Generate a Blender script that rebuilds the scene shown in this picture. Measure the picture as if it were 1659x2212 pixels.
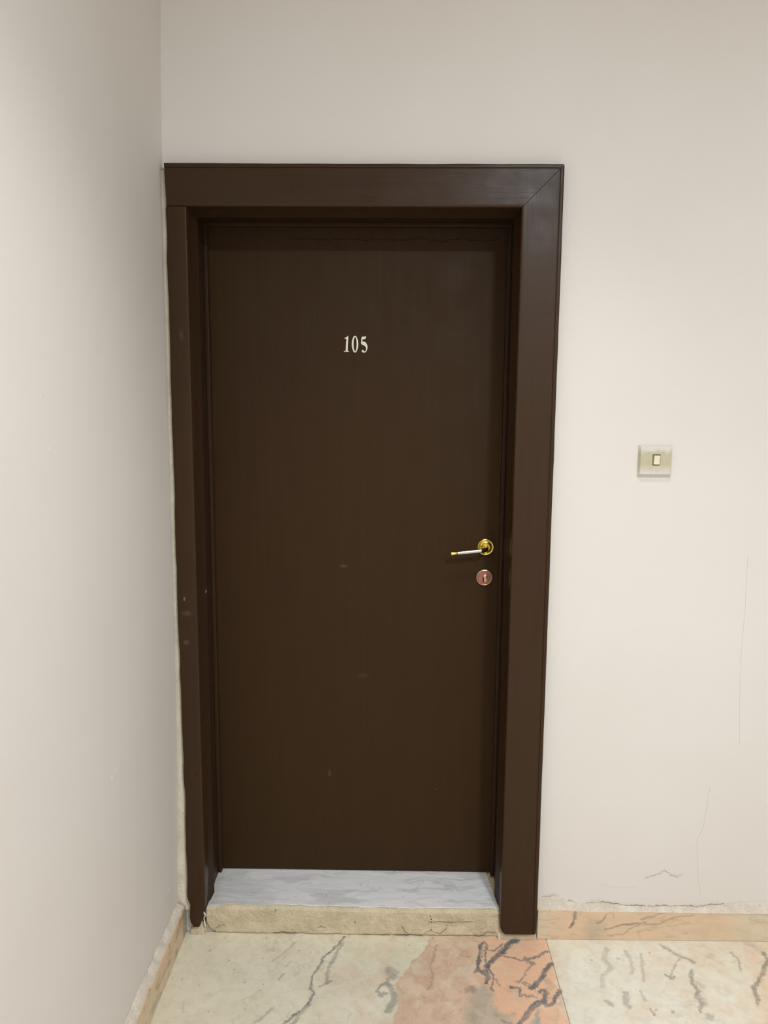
import bpy, bmesh, math, random
import numpy as np
from mathutils import Matrix, Vector

# ------------------------------------------------------------------ scene, camera, light
for o in list(bpy.data.objects):
    bpy.data.objects.remove(o, do_unlink=True)
scn = bpy.context.scene
C = scn.collection

PITCH, YAW, ROLL = 0.136496, -0.012821, 0.006891
cam_d = bpy.data.cameras.new('camera')
cam = bpy.data.objects.new('camera', cam_d)
C.objects.link(cam)
cam_d.sensor_fit = 'VERTICAL'
cam_d.sensor_height = 36.0
cam_d.sensor_width = 27.0
cam_d.lens = 1661.0 / 2212.0 * 36.0
cam_d.clip_start = 0.02
fwd = Vector((math.sin(YAW) * math.cos(PITCH), math.cos(YAW) * math.cos(PITCH), -math.sin(PITCH)))
rgt0 = Vector((math.cos(YAW), -math.sin(YAW), 0))
up0 = rgt0.cross(fwd)
rgt = rgt0 * math.cos(ROLL) + up0 * math.sin(ROLL)
upv = -rgt0 * math.sin(ROLL) + up0 * math.cos(ROLL)
mw = Matrix((rgt, upv, -fwd)).transposed().to_4x4()
mw.translation = Vector((0, -2.1, 1.5573))
cam.matrix_world = mw
scn.camera = cam

world = bpy.data.worlds.new('world')
scn.world = world
world.use_nodes = True
wbg = world.node_tree.nodes['Background']
wbg.inputs[0].default_value = (0.80, 0.88, 1.0, 1)
wbg.inputs[1].default_value = 0.6

# the landing's ceiling lights: a round panel behind the photographer, a small downlight near the door
REAR_Y = -3.40
PANEL = (0.86, -2.55, 2.95)
PANEL_POWER = 67.0
LAMP = (0.22, -0.95, 2.95)
LAMP_POWER = 67.0
pd = bpy.data.lights.new('panel_light', 'AREA')
pd.shape = 'DISK'
pd.size = 0.24
pd.energy = PANEL_POWER
pd.color = (0.85, 0.93, 1.0)
panel_light = bpy.data.objects.new('panel_light', pd)
C.objects.link(panel_light)
panel_light.location = (PANEL[0], PANEL[1], PANEL[2] - 0.045)

scn.view_settings.view_transform = 'Standard'
scn.view_settings.look = 'None'
scn.view_settings.exposure = 0.0
scn.view_settings.gamma = 1.0
scn.view_settings.use_curve_mapping = False

rng = np.random.default_rng(7)
random.seed(7)

# ------------------------------------------------------------------ helpers
def s2l(r, g, b):
    f = lambda c: (c / 255 / 12.92) if c <= 10.3 else ((c / 255 + 0.055) / 1.055) ** 2.4
    return (f(r), f(g), f(b), 1.0)

_perm = np.random.default_rng(3).random((256, 256))
def vnoise(x, y):
    xi = np.floor(x).astype(int); yi = np.floor(y).astype(int)
    fx = x - xi; fy = y - yi
    fx = fx * fx * (3 - 2 * fx); fy = fy * fy * (3 - 2 * fy)
    g = lambda a, b: _perm[a & 255, b & 255]
    return ((g(xi, yi) * (1 - fx) + g(xi + 1, yi) * fx) * (1 - fy)
            + (g(xi, yi + 1) * (1 - fx) + g(xi + 1, yi + 1) * fx) * fy)
def fbm(x, y, s, octv=4, ox=0.0):
    v = 0; a = 1; t = 0
    for k in range(octv):
        v = v + a * vnoise(np.asarray(x) * s * 2 ** k + ox + 17.3 * k, np.asarray(y) * s * 2 ** k + 2 * ox + 5.1 * k)
        t += a; a *= 0.5
    return v / t
def seg_dist(x, y, pts):
    d = np.full(x.shape, 9.0)
    if len(pts) == 1:
        return np.hypot(x - pts[0][0], y - pts[0][1])
    for (ax, ay), (bx, by) in zip(pts[:-1], pts[1:]):
        vx, vy = bx - ax, by - ay
        t = np.clip(((x - ax) * vx + (y - ay) * vy) / (vx * vx + vy * vy + 1e-12), 0, 1)
        d = np.minimum(d, np.hypot(x - ax - t * vx, y - ay - t * vy))
    return d
def poly_sd(x, y, pts):
    ins = np.zeros(x.shape, bool)
    n = len(pts)
    for i in range(n):
        (ax, ay), (bx, by) = pts[i], pts[(i + 1) % n]
        c = ((ay > y) != (by > y)) & (x < (bx - ax) * (y - ay) / (by - ay + 1e-12) + ax)
        ins ^= c
    d = seg_dist(x, y, list(pts) + [pts[0]])
    return np.where(ins, d, -d)
def sstep(a, b, v):
    t = np.clip((v - a) / (b - a), 0, 1)
    return t * t * (3 - 2 * t)

def mesh_obj(name, verts, faces, mat, parent=None, smooth=False, loc=(0, 0, 0)):
    me = bpy.data.meshes.new(name)
    me.from_pydata([tuple(v) for v in verts], [], faces)
    me.update()
    if mat: me.materials.append(mat)
    if smooth:
        me.polygons.foreach_set('use_smooth', [True] * len(me.polygons))
    o = bpy.data.objects.new(name, me)
    C.objects.link(o)
    o.location = loc
    if parent: o.parent = parent
    return o
def bm_obj(name, bm, mat, parent=None, smooth=False):
    bmesh.ops.recalc_face_normals(bm, faces=bm.faces)
    me = bpy.data.meshes.new(name)
    bm.to_mesh(me); bm.free()
    if mat: me.materials.append(mat)
    if smooth:
        me.polygons.foreach_set('use_smooth', [True] * len(me.polygons))
    o = bpy.data.objects.new(name, me)
    C.objects.link(o)
    if parent: o.parent = parent
    return o
def add_box(bm, x0, x1, y0, y1, z0, z1, bevel=0.0, seg=2):
    r = bmesh.ops.create_cube(bm, size=1)
    for v in r['verts']:
        v.co = Vector((x0 if v.co.x < 0 else x1, y0 if v.co.y < 0 else y1, z0 if v.co.z < 0 else z1))
    if bevel:
        es = list({e for v in r['verts'] for e in v.link_edges})
        bmesh.ops.bevel(bm, geom=es, offset=bevel, segments=seg, affect='EDGES')
def box(name, x0, x1, y0, y1, z0, z1, mat, parent=None, bevel=0.0, seg=2, smooth=False):
    bm = bmesh.new(); add_box(bm, x0, x1, y0, y1, z0, z1, bevel, seg)
    return bm_obj(name, bm, mat, parent, smooth)
def empty(name, loc=(0, 0, 0)):
    o = bpy.data.objects.new(name, None)
    C.objects.link(o); o.location = loc; o.empty_display_size = 0.1
    return o
def tag(o, label=None, cat=None, kind=None, group=None):
    if label: o['label'] = label
    if cat: o['category'] = cat
    if kind: o['kind'] = kind
    if group: o['group'] = group
    return o
def grid_obj(name, xs, ys, fn, mat, parent=None, smooth=True, attr=None):
    """grid over parameters xs, ys; fn(X, Y) -> three arrays; attr(X, Y) -> n x 4 colours"""
    X, Y = np.meshgrid(xs, ys)
    px, py, pz = fn(X, Y)
    n, m = len(ys), len(xs)
    verts = np.stack([px.ravel(), py.ravel(), pz.ravel()], 1)
    idx = np.arange(n * m).reshape(n, m)
    q = np.stack([idx[:-1, :-1].ravel(), idx[:-1, 1:].ravel(), idx[1:, 1:].ravel(), idx[1:, :-1].ravel()], 1)
    me = bpy.data.meshes.new(name)
    me.vertices.add(len(verts)); me.vertices.foreach_set('co', verts.ravel().astype(np.float32))
    me.loops.add(q.size); me.loops.foreach_set('vertex_index', q.ravel().astype(np.int32))
    me.polygons.add(len(q)); me.polygons.foreach_set('loop_start', np.arange(0, q.size, 4).astype(np.int32))
    me.polygons.foreach_set('use_smooth', np.full(len(q), smooth))
    me.update(calc_edges=True); me.validate()
    if attr is not None:
        a = me.color_attributes.new('pattern', 'FLOAT_COLOR', 'POINT')
        a.data.foreach_set('color', attr(X, Y).astype(np.float32).ravel())
    me.materials.append(mat)
    o = bpy.data.objects.new(name, me); C.objects.link(o)
    if parent: o.parent = parent
    return o
def ribbon(name, pts3, width, nrm, mat, parent=None, lift=0.0004, taper=True, jit=0.0):
    """thin raised line along 3-D points lying on a surface with normal nrm"""
    nrm = Vector(nrm); P = []
    for a, b in zip(pts3[:-1], pts3[1:]):
        a, b = Vector(a), Vector(b)
        k = max(2, int((b - a).length / 0.006))
        for i in range(k): P.append(a.lerp(b, i / k))
    P.append(Vector(pts3[-1]))
    vs, fs = [], []
    for i, p in enumerate(P):
        t = (P[min(i + 1, len(P) - 1)] - P[max(i - 1, 0)]).normalized()
        s = nrm.cross(t).normalized()
        p = p + s * random.uniform(-1, 1) * (width * 0.45 + jit)
        w = width * 0.5 * random.uniform(0.12 if jit else 0.45, 1.4)
        if taper: w *= 0.25 + 0.75 * min(1, min(i, len(P) - 1 - i) / 3)
        vs += [p + s * w - nrm * 0.0006, p + nrm * lift, p - s * w - nrm * 0.0006]
    for i in range(len(P) - 1):
        a = i * 3; b = a + 3
        fs += [(a, b, b + 1, a + 1), (a + 1, b + 1, b + 2, a + 2), (a, a + 2, b + 2, b)]
    return mesh_obj(name, vs, fs, mat, parent)

# ------------------------------------------------------------------ materials
class NT:
    def __init__(s, name):
        s.m = bpy.data.materials.new(name); s.m.use_nodes = True
        s.t = s.m.node_tree; s.b = s.t.nodes['Principled BSDF']
    def n(s, typ, **kw):
        nd = s.t.nodes.new(typ)
        for k, v in kw.items():
            if k in ('operation', 'data_type', 'blend_type', 'noise_dimensions', 'feature', 'attribute_name', 'wave_type', 'bands_direction', 'interpolation_type'):
                setattr(nd, k, v)
        return nd
    def l(s, a, b): s.t.links.new(a, b)
    def coord(s, scale=(1, 1, 1)):
        tc = s.n('ShaderNodeTexCoord'); mp = s.n('ShaderNodeMapping')
        mp.inputs['Scale'].default_value = scale
        s.l(tc.outputs['Object'], mp.inputs['Vector'])
        return mp.outputs['Vector']
    def noise(s, vec, scale, detail=4, rough=0.55, dist=0.0):
        nd = s.n('ShaderNodeTexNoise')
        nd.inputs['Scale'].default_value = scale; nd.inputs['Detail'].default_value = detail
        nd.inputs['Roughness'].default_value = rough; nd.inputs['Distortion'].default_value = dist
        s.l(vec, nd.inputs['Vector'])
        return nd.outputs['Fac']
    def ramp(s, fac, stops):
        r = s.n('ShaderNodeValToRGB')
        e = r.color_ramp.elements
        while len(e) < len(stops): e.new(0.5)
        for el, (p, c) in zip(e, stops): el.position = p; el.color = c if len(c) == 4 else (*c, 1)
        s.l(fac, r.inputs[0]); return r.outputs[0]
    def rng(s, v, a, b, c=0.0, d=1.0):
        m = s.n('ShaderNodeMapRange'); s.l(v, m.inputs[0])
        for i, x in enumerate((a, b, c, d)): m.inputs[1 + i].default_value = x
        return m.outputs[0]
    def math(s, op, a, b):
        m = s.n('ShaderNodeMath', operation=op)
        for i, x in enumerate((a, b)):
            if isinstance(x, (int, float)): m.inputs[i].default_value = x
            else: s.l(x, m.inputs[i])
        return m.outputs[0]
    def mix(s, fac, a, b, blend='MIX'):
        m = s.n('ShaderNodeMix', data_type='RGBA', blend_type=blend)
        if isinstance(fac, (int, float)): m.inputs[0].default_value = fac
        else: s.l(fac, m.inputs[0])
        for i, x in ((6, a), (7, b)):
            if isinstance(x, tuple): m.inputs[i].default_value = x if len(x) == 4 else (*x, 1)
            else: s.l(x, m.inputs[i])
        return m.outputs[2]
    def bump(s, h, strength, dist=0.01):
        b = s.n('ShaderNodeBump'); b.inputs['Strength'].default_value = strength
        b.inputs['Distance'].default_value = dist
        s.l(h, b.inputs['Height']); s.l(b.outputs[0], s.b.inputs['Normal'])
    def out(s, col, rough, spec=0.5, metal=0.0):
        if isinstance(col, tuple): s.b.inputs['Base Color'].default_value = col if len(col) == 4 else (*col, 1)
        else: s.l(col, s.b.inputs['Base Color'])
        if isinstance(rough, (int, float)): s.b.inputs['Roughness'].default_value = rough
        else: s.l(rough, s.b.inputs['Roughness'])
        s.b.inputs['Specular IOR Level'].default_value = spec
        s.b.inputs['Metallic'].default_value = metal
        return s.m
    def spots(s, lst, wob=0.6):
        """sum of small soft blotches at object-space places: (x, y, z, rx, ry, rz, strength)"""
        tc = s.n('ShaderNodeTexCoord'); base = tc.outputs['Object']
        nz = s.n('ShaderNodeTexNoise'); nz.inputs['Scale'].default_value = 160; s.l(base, nz.inputs['Vector'])
        acc = None
        for (x, y, z, rx, ry, rz, st) in lst:
            mp = s.n('ShaderNodeMapping'); mp.vector_type = 'POINT'
            mp.inputs['Location'].default_value = (-x / rx, -y / ry, -z / rz)
            mp.inputs['Scale'].default_value = (1 / rx, 1 / ry, 1 / rz)
            s.l(base, mp.inputs['Vector'])
            ln = s.n('ShaderNodeVectorMath', operation='LENGTH'); s.l(mp.outputs[0], ln.inputs[0])
            d = s.math('ADD', ln.outputs['Value'], s.math('MULTIPLY', s.math('SUBTRACT', nz.outputs['Fac'], 0.5), wob * 2))
            m = s.rng(d, 1.0, 0.3, 0.0, st)
            acc = m if acc is None else s.math('MAXIMUM', acc, m)
        return acc

def wall_paint(name, col):
    k = NT(name); v = k.coord()
    big = k.noise(v, 1.7, 3, 0.5)
    c = k.mix(k.rng(big, 0.3, 0.7), col, tuple(x * f for x, f in zip(col[:3], (0.965, 0.955, 0.94))) + (1,))
    fine = k.noise(k.coord((1, 1, 0.6)), 60, 5, 0.6)
    mid = k.noise(v, 9, 3, 0.5)
    h = k.math('ADD', k.math('MULTIPLY', fine, 0.25), k.math('MULTIPLY', mid, 1.0))
    k.bump(h, 0.16, 0.006)
    return k.out(c, 0.62, 0.25)
M_WALL = wall_paint('wall_paint', (0.785, 0.745, 0.712, 1))
M_CEIL = wall_paint('ceiling_paint', (0.74, 0.655, 0.53, 1))

def brown_paint(name, col, rough=0.34, scuffs_glints=None, grain=True, tone=None, spec=0.14, along='z'):
    k = NT(name)
    ax = lambda f: (1, 1, f) if along == 'z' else (f, 1, 1)
    gv = k.coord(ax(0.035))
    g1 = k.noise(gv, 70, 4, 0.6, 0.3)
    g2 = k.noise(k.coord((1, 1, 0.3)), 2.2, 3, 0.5)
    c2 = tuple(x * f for x, f in zip(col[:3], (0.86, 0.88, 0.90))) + (1,)
    c = k.mix(k.rng(g1, 0.35, 0.65), col, c2)
    c = k.mix(k.rng(g2, 0.3, 0.75, 0, 0.55), c, tone or (col[0] * 0.9, col[1] * 1.02, col[2] * 0.7, 1))
    if scuffs_glints:
        c = k.mix(k.spots(scuffs_glints), c, (0.26, 0.20, 0.16, 1))
    br = k.noise(k.coord(ax(0.05)), 150, 3, 0.6)
    wv = k.noise(k.coord(), 14, 2, 0.5)
    h = k.math('ADD', k.math('MULTIPLY', g1 if grain else br, 0.35), k.math('ADD', k.math('MULTIPLY', br, 0.12), k.math('MULTIPLY', wv, 0.6)))
    k.bump(h, 0.22, 0.004)
    rg = k.rng(wv, 0.3, 0.7, rough - 0.05, rough + 0.07)
    return k.out(c, rg, spec)
BR_DOOR = (0.0455, 0.0220, 0.0080, 1)
BR_CASE = (0.0500, 0.0250, 0.0130, 1)
M_DOOR = brown_paint('door_paint', BR_DOOR, 0.52, [
    (-0.151, 0.182, 1.078, 0.014, 0.1, 0.006, 0.22), (-0.195, 0.182, 0.414, 0.007, 0.1, 0.014, 0.14),
    (-0.092, 0.182, 0.734, 0.024, 0.1, 0.008, 0.08), (0.1395, 0.182, 0.364, 0.0022, 0.1, 0.0022, 0.75)])
M_CASE = brown_paint('casing_paint', BR_CASE, 0.32, [
    (-0.578, -0.03, 1.026, 0.0035, 0.1, 0.007, 0.65), (-0.572, -0.03, 0.984, 0.016, 0.1, 0.010, 0.16),
    (-0.577, -0.03, 0.900, 0.010, 0.1, 0.009, 0.22), (-0.566, -0.03, 1.74, 0.007, 0.1, 0.016, 0.13)], grain=False, spec=0.17)
M_HEAD = brown_paint('casing_paint_head', BR_CASE, 0.32, grain=False, spec=0.17, along='x')
M_JAMB = brown_paint('jamb_paint_shaded', (0.043, 0.0215, 0.0120, 1), 0.42, [  # same brown as the casing, slightly darkened: recess shade put into the colour
    (-0.538, 0.060, 1.027, 0.003, 0.03, 0.006, 0.6)], grain=False)  # pale spot painted in for a glint on the lining edge

def plain(name, col, rough=0.5, spec=0.4, metal=0.0, bump=None):
    k = NT(name)
    n = k.noise(k.coord(), 120, 3)
    c = k.mix(k.rng(n, 0.3, 0.7, 0, 0.5), col, tuple(x * 0.85 for x in col[:3]) + (1,))
    if bump: k.bump(n, bump, 0.003)
    return k.out(c, rough, spec, metal)
M_CRACK = plain('crack_gap_shade', (0.22, 0.165, 0.105, 1), 0.9, 0.1)  # dark brown colour stands in for the shade inside open cracks
M_HAIR = plain('hairline_crack', (0.69, 0.65, 0.61, 1), 0.8, 0.1)
M_WHITE = plain('number_paint', (0.90, 0.86, 0.74, 1), 0.4)
M_GROUT = plain('grout', (0.46, 0.37, 0.27, 1), 0.9, 0.1, bump=0.3)

def mortar(name, a, b, spotty=True):
    k = NT(name); v = k.coord()
    n1 = k.noise(v, 22, 5, 0.6); n2 = k.noise(v, 190, 4, 0.65)
    c = k.mix(k.rng(n1, 0.3, 0.7), a, b)
    c = k.mix(k.rng(n2, 0.56, 0.72, 0, 0.6), c, tuple(x * 0.5 for x in b[:3]) + (1,))
    c = k.mix(k.rng(n2, 0.30, 0.18, 0, 0.5), c, tuple(min(1, x * 1.25) for x in a[:3]) + (1,))
    h = k.math('ADD', k.math('MULTIPLY', n1, 1.0), k.math('MULTIPLY', n2, 0.5))
    k.bump(h, 0.7, 0.007)
    return k.out(c, 0.85, 0.15)
M_MORTAR = mortar('step_mortar', (0.74, 0.63, 0.455, 1), (0.58, 0.49, 0.345, 1))
M_FILLER = mortar('filler_plaster', (0.86, 0.80, 0.67, 1), (0.76, 0.69, 0.55, 1))
M_PLASTER = mortar('bare_plaster', (0.80, 0.74, 0.65, 1), (0.66, 0.58, 0.48, 1))

def marble(name, base_a, base_b, pink_a, pink_b, grey, vein, rough=0.22, streak=(1, 1, 1), warm=None):
    """colours driven by the 'pattern' attribute: R vein, G pink stone, B grey stone, A yellow cast"""
    k = NT(name); v = k.coord(streak)
    at = k.n('ShaderNodeAttribute', attribute_name='pattern')
    sp = k.n('ShaderNodeSeparateColor'); k.l(at.outputs['Color'], sp.inputs[0])
    n1 = k.noise(v, 7, 5, 0.6, 0.6); n2 = k.noise(v, 34, 5, 0.62, 0.8); n3 = k.noise(v, 150, 3, 0.6)
    c = k.mix(k.rng(n1, 0.32, 0.68), base_a, base_b)
    c = k.mix(k.rng(n2, 0.42, 0.68, 0, 0.5), c, tuple(x * 0.80 for x in base_b[:3]) + (1,))
    pk = k.mix(k.rng(n1, 0.35, 0.65), pink_a, pink_b)
    pk = k.mix(k.rng(n2, 0.46, 0.62, 0, 0.6), pk, tuple(x * f for x, f in zip(pink_b[:3], (0.88, 0.80, 0.74))) + (1,))
    if warm: pk = k.mix(at.outputs['Alpha'], pk, k.mix(k.rng(n2, 0.35, 0.65), warm, tuple(x * 0.92 for x in warm[:3]) + (1,)))
    c = k.mix(sp.outputs[1], c, pk)
    gr = k.mix(k.rng(n2, 0.35, 0.65), grey, tuple(x * 0.78 for x in grey[:3]) + (1,))
    c = k.mix(sp.outputs[2], c, gr)
    vn = k.mix(k.rng(n3, 0.35, 0.65), vein, tuple(x * 1.5 for x in vein[:3]) + (1,))
    vm = k.math('MULTIPLY', sp.outputs[0], k.rng(n2, 0.25, 0.60, 0.55, 1.0))
    c = k.mix(vm, c, vn)
    k.bump(k.noise(v, 5, 2), 0.04, 0.004)
    return k.out(c, k.rng(n2, 0.3, 0.7, rough - 0.04, rough + 0.1), 0.4)
CREAM_A, CREAM_B = (0.84, 0.79, 0.64, 1), (0.76, 0.705, 0.545, 1)
PINK_A, PINK_B = (0.77, 0.575, 0.435, 1), (0.66, 0.475, 0.35, 1)
M_MARBLE = marble('floor_marble', CREAM_A, CREAM_B, PINK_A, PINK_B, (0.52, 0.475, 0.385, 1), (0.115, 0.115, 0.125, 1), 0.30, warm=(0.84, 0.54, 0.365, 1))
M_MARBLE_R = marble('floor_marble_pale', (0.86, 0.845, 0.76, 1), (0.80, 0.745, 0.60, 1), (0.80, 0.61, 0.45, 1), (0.78, 0.64, 0.49, 1),
                    (0.43, 0.39, 0.32, 1), (0.22, 0.19, 0.16, 1), 0.30)
M_BASE = marble('baseboard_marble', (0.77, 0.535, 0.35, 1), (0.75, 0.57, 0.405, 1), (0.72, 0.62, 0.46, 1), (0.72, 0.64, 0.48, 1),
                (0.50, 0.44, 0.34, 1), (0.17, 0.13, 0.095, 1), 0.35, (0.5, 1, 1.6))
M_STEP = marble('step_marble', (0.90, 0.905, 0.92, 1), (0.84, 0.85, 0.865, 1), (0.66, 0.58, 0.47, 1), (0.62, 0.55, 0.45, 1),
                (0.73, 0.74, 0.76, 1), (0.12, 0.10, 0.09, 1), 0.42, (0.35, 1.6, 1))
M_BRASS = plain('brass', (0.78, 0.60, 0.14, 1), 0.24, 0.5, 1.0)
M_STEEL = plain('satin_steel', (0.62, 0.58, 0.52, 1), 0.26, 0.5, 1.0)
M_COPPER = plain('worn_rose_metal', (0.46, 0.18, 0.18, 1), 0.36, 0.5, 0.7)
M_OLDGOLD = plain('old_gold', (0.80, 0.60, 0.33, 1), 0.34, 0.5, 0.9)
M_DARK = plain('keyhole_dark', (0.03, 0.012, 0.012, 1), 0.6)

# ------------------------------------------------------------------ pattern data in metres (floor: x, y; walls: x, z)
VEINS = [
    ([(0.3789, -0.011), (0.3496, -0.035), (0.3287, -0.0628), (0.3063, -0.0899), (0.2872, -0.1107), (0.2704, -0.131)], 0.0138, 1),
    ([(0.3279, -0.0385), (0.3106, -0.0572), (0.2987, -0.0679), (0.2884, -0.0667)], 0.0036, 0.8),
    ([(0.2758, -0.0305), (0.2631, -0.0492), (0.2567, -0.0793), (0.2511, -0.1115), (0.2456, -0.1343), (0.2539, -0.1509), (0.2648, -0.1617), (0.2702, -0.1752), (0.261, -0.1942)], 0.0067, 1),
    ([(0.245, -0.1116), (0.2471, -0.1399), (0.2375, -0.154)], 0.0053, 0.9),
    ([(0.2794, -0.0366), (0.28, -0.0579), (0.2734, -0.0877), (0.2686, -0.1111)], 0.0036, 0.8),
    ([(0.2691, -0.0429), (0.2678, -0.0731), (0.2628, -0.0938)], 0.0029, 0.7),
    ([(0.2704, -0.131), (0.2785, -0.1476), (0.2869, -0.1612), (0.2862, -0.1749), (0.2788, -0.1938), (0.2721, -0.2085), (0.2812, -0.2213)], 0.0042, 0.9),
    ([(0.2664, -0.1479), (0.2712, -0.167), (0.2669, -0.178)], 0.0122, 0.9),
    ([(0.3194, -0.0852), (0.3375, -0.0892), (0.353, -0.0962), (0.3728, -0.1015), (0.3893, -0.1012)], 0.0033, 0.9),
    ([(0.3843, -0.094), (0.3922, -0.1083), (0.4033, -0.1152)], 0.01, 0.7),
    ([(0.3885, -0.0939), (0.4066, -0.0964), (0.4251, -0.0858), (0.4549, -0.0659)], 0.0067, 0.85),
    ([(0.3964, -0.1197), (0.3843, -0.1425), (0.3725, -0.1648), (0.3558, -0.1814), (0.3454, -0.1843)], 0.0045, 0.6),
    ([(0.4574, -0.1154), (0.4376, -0.1385), (0.4227, -0.1637), (0.4091, -0.1829), (0.3923, -0.1993), (0.3786, -0.2101)], 0.0102, 0.95),
    ([(0.3923, -0.1993), (0.3779, -0.1916), (0.3629, -0.1866), (0.3701, -0.2024), (0.3801, -0.2127)], 0.0045, 0.8),
    ([(0.3248, -0.2034), (0.3344, -0.2045), (0.3502, -0.2041), (0.3476, -0.2263), (0.3495, -0.2391), (0.3629, -0.2337), (0.3692, -0.2425), (0.38, -0.2359), (0.3907, -0.2407)], 0.0038, 0.85),
    ([(0.3273, -0.206), (0.3299, -0.2085)], 0.0089, 0.9),
    ([(0.457, -0.2188), (0.44, -0.2447), (0.4287, -0.2625), (0.4124, -0.2678), (0.4076, -0.253), (0.4203, -0.2273), (0.4169, -0.2145), (0.4042, -0.2199)], 0.0111, 0.9),
    ([(0.4076, -0.253), (0.3851, -0.261), (0.3686, -0.2786), (0.3535, -0.3007), (0.3347, -0.3248), (0.3147, -0.3461)], 0.0071, 0.9),
    ([(0.4004, -0.2606), (0.3805, -0.2759), (0.3629, -0.3005), (0.3466, -0.3199), (0.3305, -0.3388)], 0.0049, 0.8),
    ([(0.209, -0.2216), (0.2196, -0.2136), (0.2269, -0.2186)], 0.0167, 0.45),
    ([(0.431, -0.1824), (0.4422, -0.1955), (0.4297, -0.209)], 0.0156, 0.25),
    ([(0.2928, -0.1774), (0.2963, -0.1961), (0.3011, -0.2039)], 0.0036, 0.6),
    ([(0.2904, -0.3234), (0.3064, -0.3278)], 0.0056, 0.5),
    ([(0.2746, -0.3024), (0.3021, -0.3066), (0.3227, -0.2942)], 0.0067, 0.25),
    ([(0.1359, -0.0438), (0.1259, -0.0958), (0.112, -0.139), (0.1199, -0.1676), (0.1114, -0.202), (0.1015, -0.2204)], 0.0036, 0.4),
    ([(0.1176, -0.0157), (0.1058, -0.062), (0.0828, -0.1001), (0.0609, -0.1173)], 0.0031, 0.3),
    ([(-0.1346, -0.0178), (-0.1477, -0.0432), (-0.161, -0.0611), (-0.1762, -0.0822), (-0.195, -0.1131), (-0.1897, -0.1196), (-0.2018, -0.1412), (-0.2026, -0.1557), (-0.2142, -0.1782), (-0.2139, -0.203), (-0.2142, -0.2213), (-0.2033, -0.239), (-0.2065, -0.2508), (-0.2185, -0.2828), (-0.2336, -0.3029), (-0.2505, -0.3225), (-0.269, -0.344), (-0.2852, -0.3634)], 0.0044, 0.8),
    ([(-0.1379, -0.043), (-0.1505, -0.0713), (-0.1594, -0.1123), (-0.1709, -0.1454), (-0.1733, -0.171), (-0.1729, -0.2021), (-0.1899, -0.2147)], 0.0077, 0.5),
    ([(-0.1623, -0.1926), (-0.1749, -0.2052)], 0.0056, 0.6),
    ([(-0.21, -0.2798), (-0.2289, -0.3055), (-0.2395, -0.325), (-0.2466, -0.3521)], 0.0087, 0.5),
    ([(-0.2132, -0.2091), (-0.2102, -0.2272)], 0.0092, 0.4),
    ([(0.0001, -0.148), (0.0141, -0.1605), (0.0071, -0.1733)], 0.0205, 0.5),
    ([(-0.002, -0.1829), (-0.0155, -0.2048), (-0.0356, -0.2234), (-0.0239, -0.2439), (-0.0084, -0.2317)], 0.0072, 0.6),
    ([(0.0004, -0.2044), (0.0118, -0.2402), (0.0074, -0.2694), (-0.0056, -0.2951)], 0.0149, 0.6),
    ([(-0.2738, -0.0354), (-0.2877, -0.0605), (-0.3037, -0.0851), (-0.3242, -0.1093), (-0.3334, -0.1261)], 0.0056, 0.28),
    ([(-0.3065, -0.2961), (-0.3223, -0.3186), (-0.3438, -0.3435)], 0.0056, 0.35),
    ([(-0.2916, -0.1705), (-0.3045, -0.1927)], 0.0041, 0.4),
    ([(-0.2772, -0.1216), (-0.2887, -0.1415)], 0.0041, 0.3),
    ([(0.7961, -0.0302), (0.8155, -0.0605), (0.8387, -0.078), (0.8636, -0.1011)], 0.0068, 0.6),
    ([(0.828, -0.0842), (0.7902, -0.1315), (0.7719, -0.16)], 0.0036, 0.5),
    ([(0.7708, -0.1517), (0.775, -0.1627), (0.7842, -0.1542)], 0.0059, 0.9),
    ([(0.8419, -0.1361), (0.8249, -0.1808), (0.8346, -0.2074), (0.8184, -0.2287), (0.8241, -0.2542), (0.8103, -0.2795)], 0.0082, 0.75),
    ([(0.8351, -0.1751), (0.849, -0.1911)], 0.0163, 0.35),
    ([(0.8264, -0.2285), (0.8319, -0.254)], 0.0136, 0.4),
    ([(0.9825, -0.0567), (0.9933, -0.0805), (0.9831, -0.1272)], 0.0059, 0.5),
    ([(1.0465, -0.0182), (1.0654, -0.024)], 0.0163, 0.3),
    ([(1.079, -0.0545), (1.0775, -0.0845), (1.0475, -0.1258), (1.014, -0.1712), (0.9876, -0.1934), (0.9824, -0.2303), (0.9728, -0.251)], 0.0082, 0.8),
    ([(0.628, -0.0464), (0.6107, -0.095), (0.622, -0.1296), (0.588, -0.1641), (0.5792, -0.197)], 0.0109, 0.35),
    ([(0.6804, -0.0575), (0.6866, -0.0933), (0.6749, -0.1454)], 0.0091, 0.4),
    ([(0.7237, -0.0686), (0.7092, -0.1276), (0.6971, -0.1782)], 0.0072, 0.45),
    ([(0.573, -0.2495), (0.5844, -0.2645)], 0.01, 0.5),
    ([(0.6372, -0.217), (0.6209, -0.2586), (0.6296, -0.2685)], 0.01, 0.5),
    ([(0.677, -0.2161), (0.6766, -0.2421)], 0.0082, 0.5),
    ([(0.6843, -0.2723), (0.6865, -0.2945)], 0.0045, 0.7),
    ([(0.8294, -0.2938), (0.8266, -0.3036)], 0.0154, 0.5),
]
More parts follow.
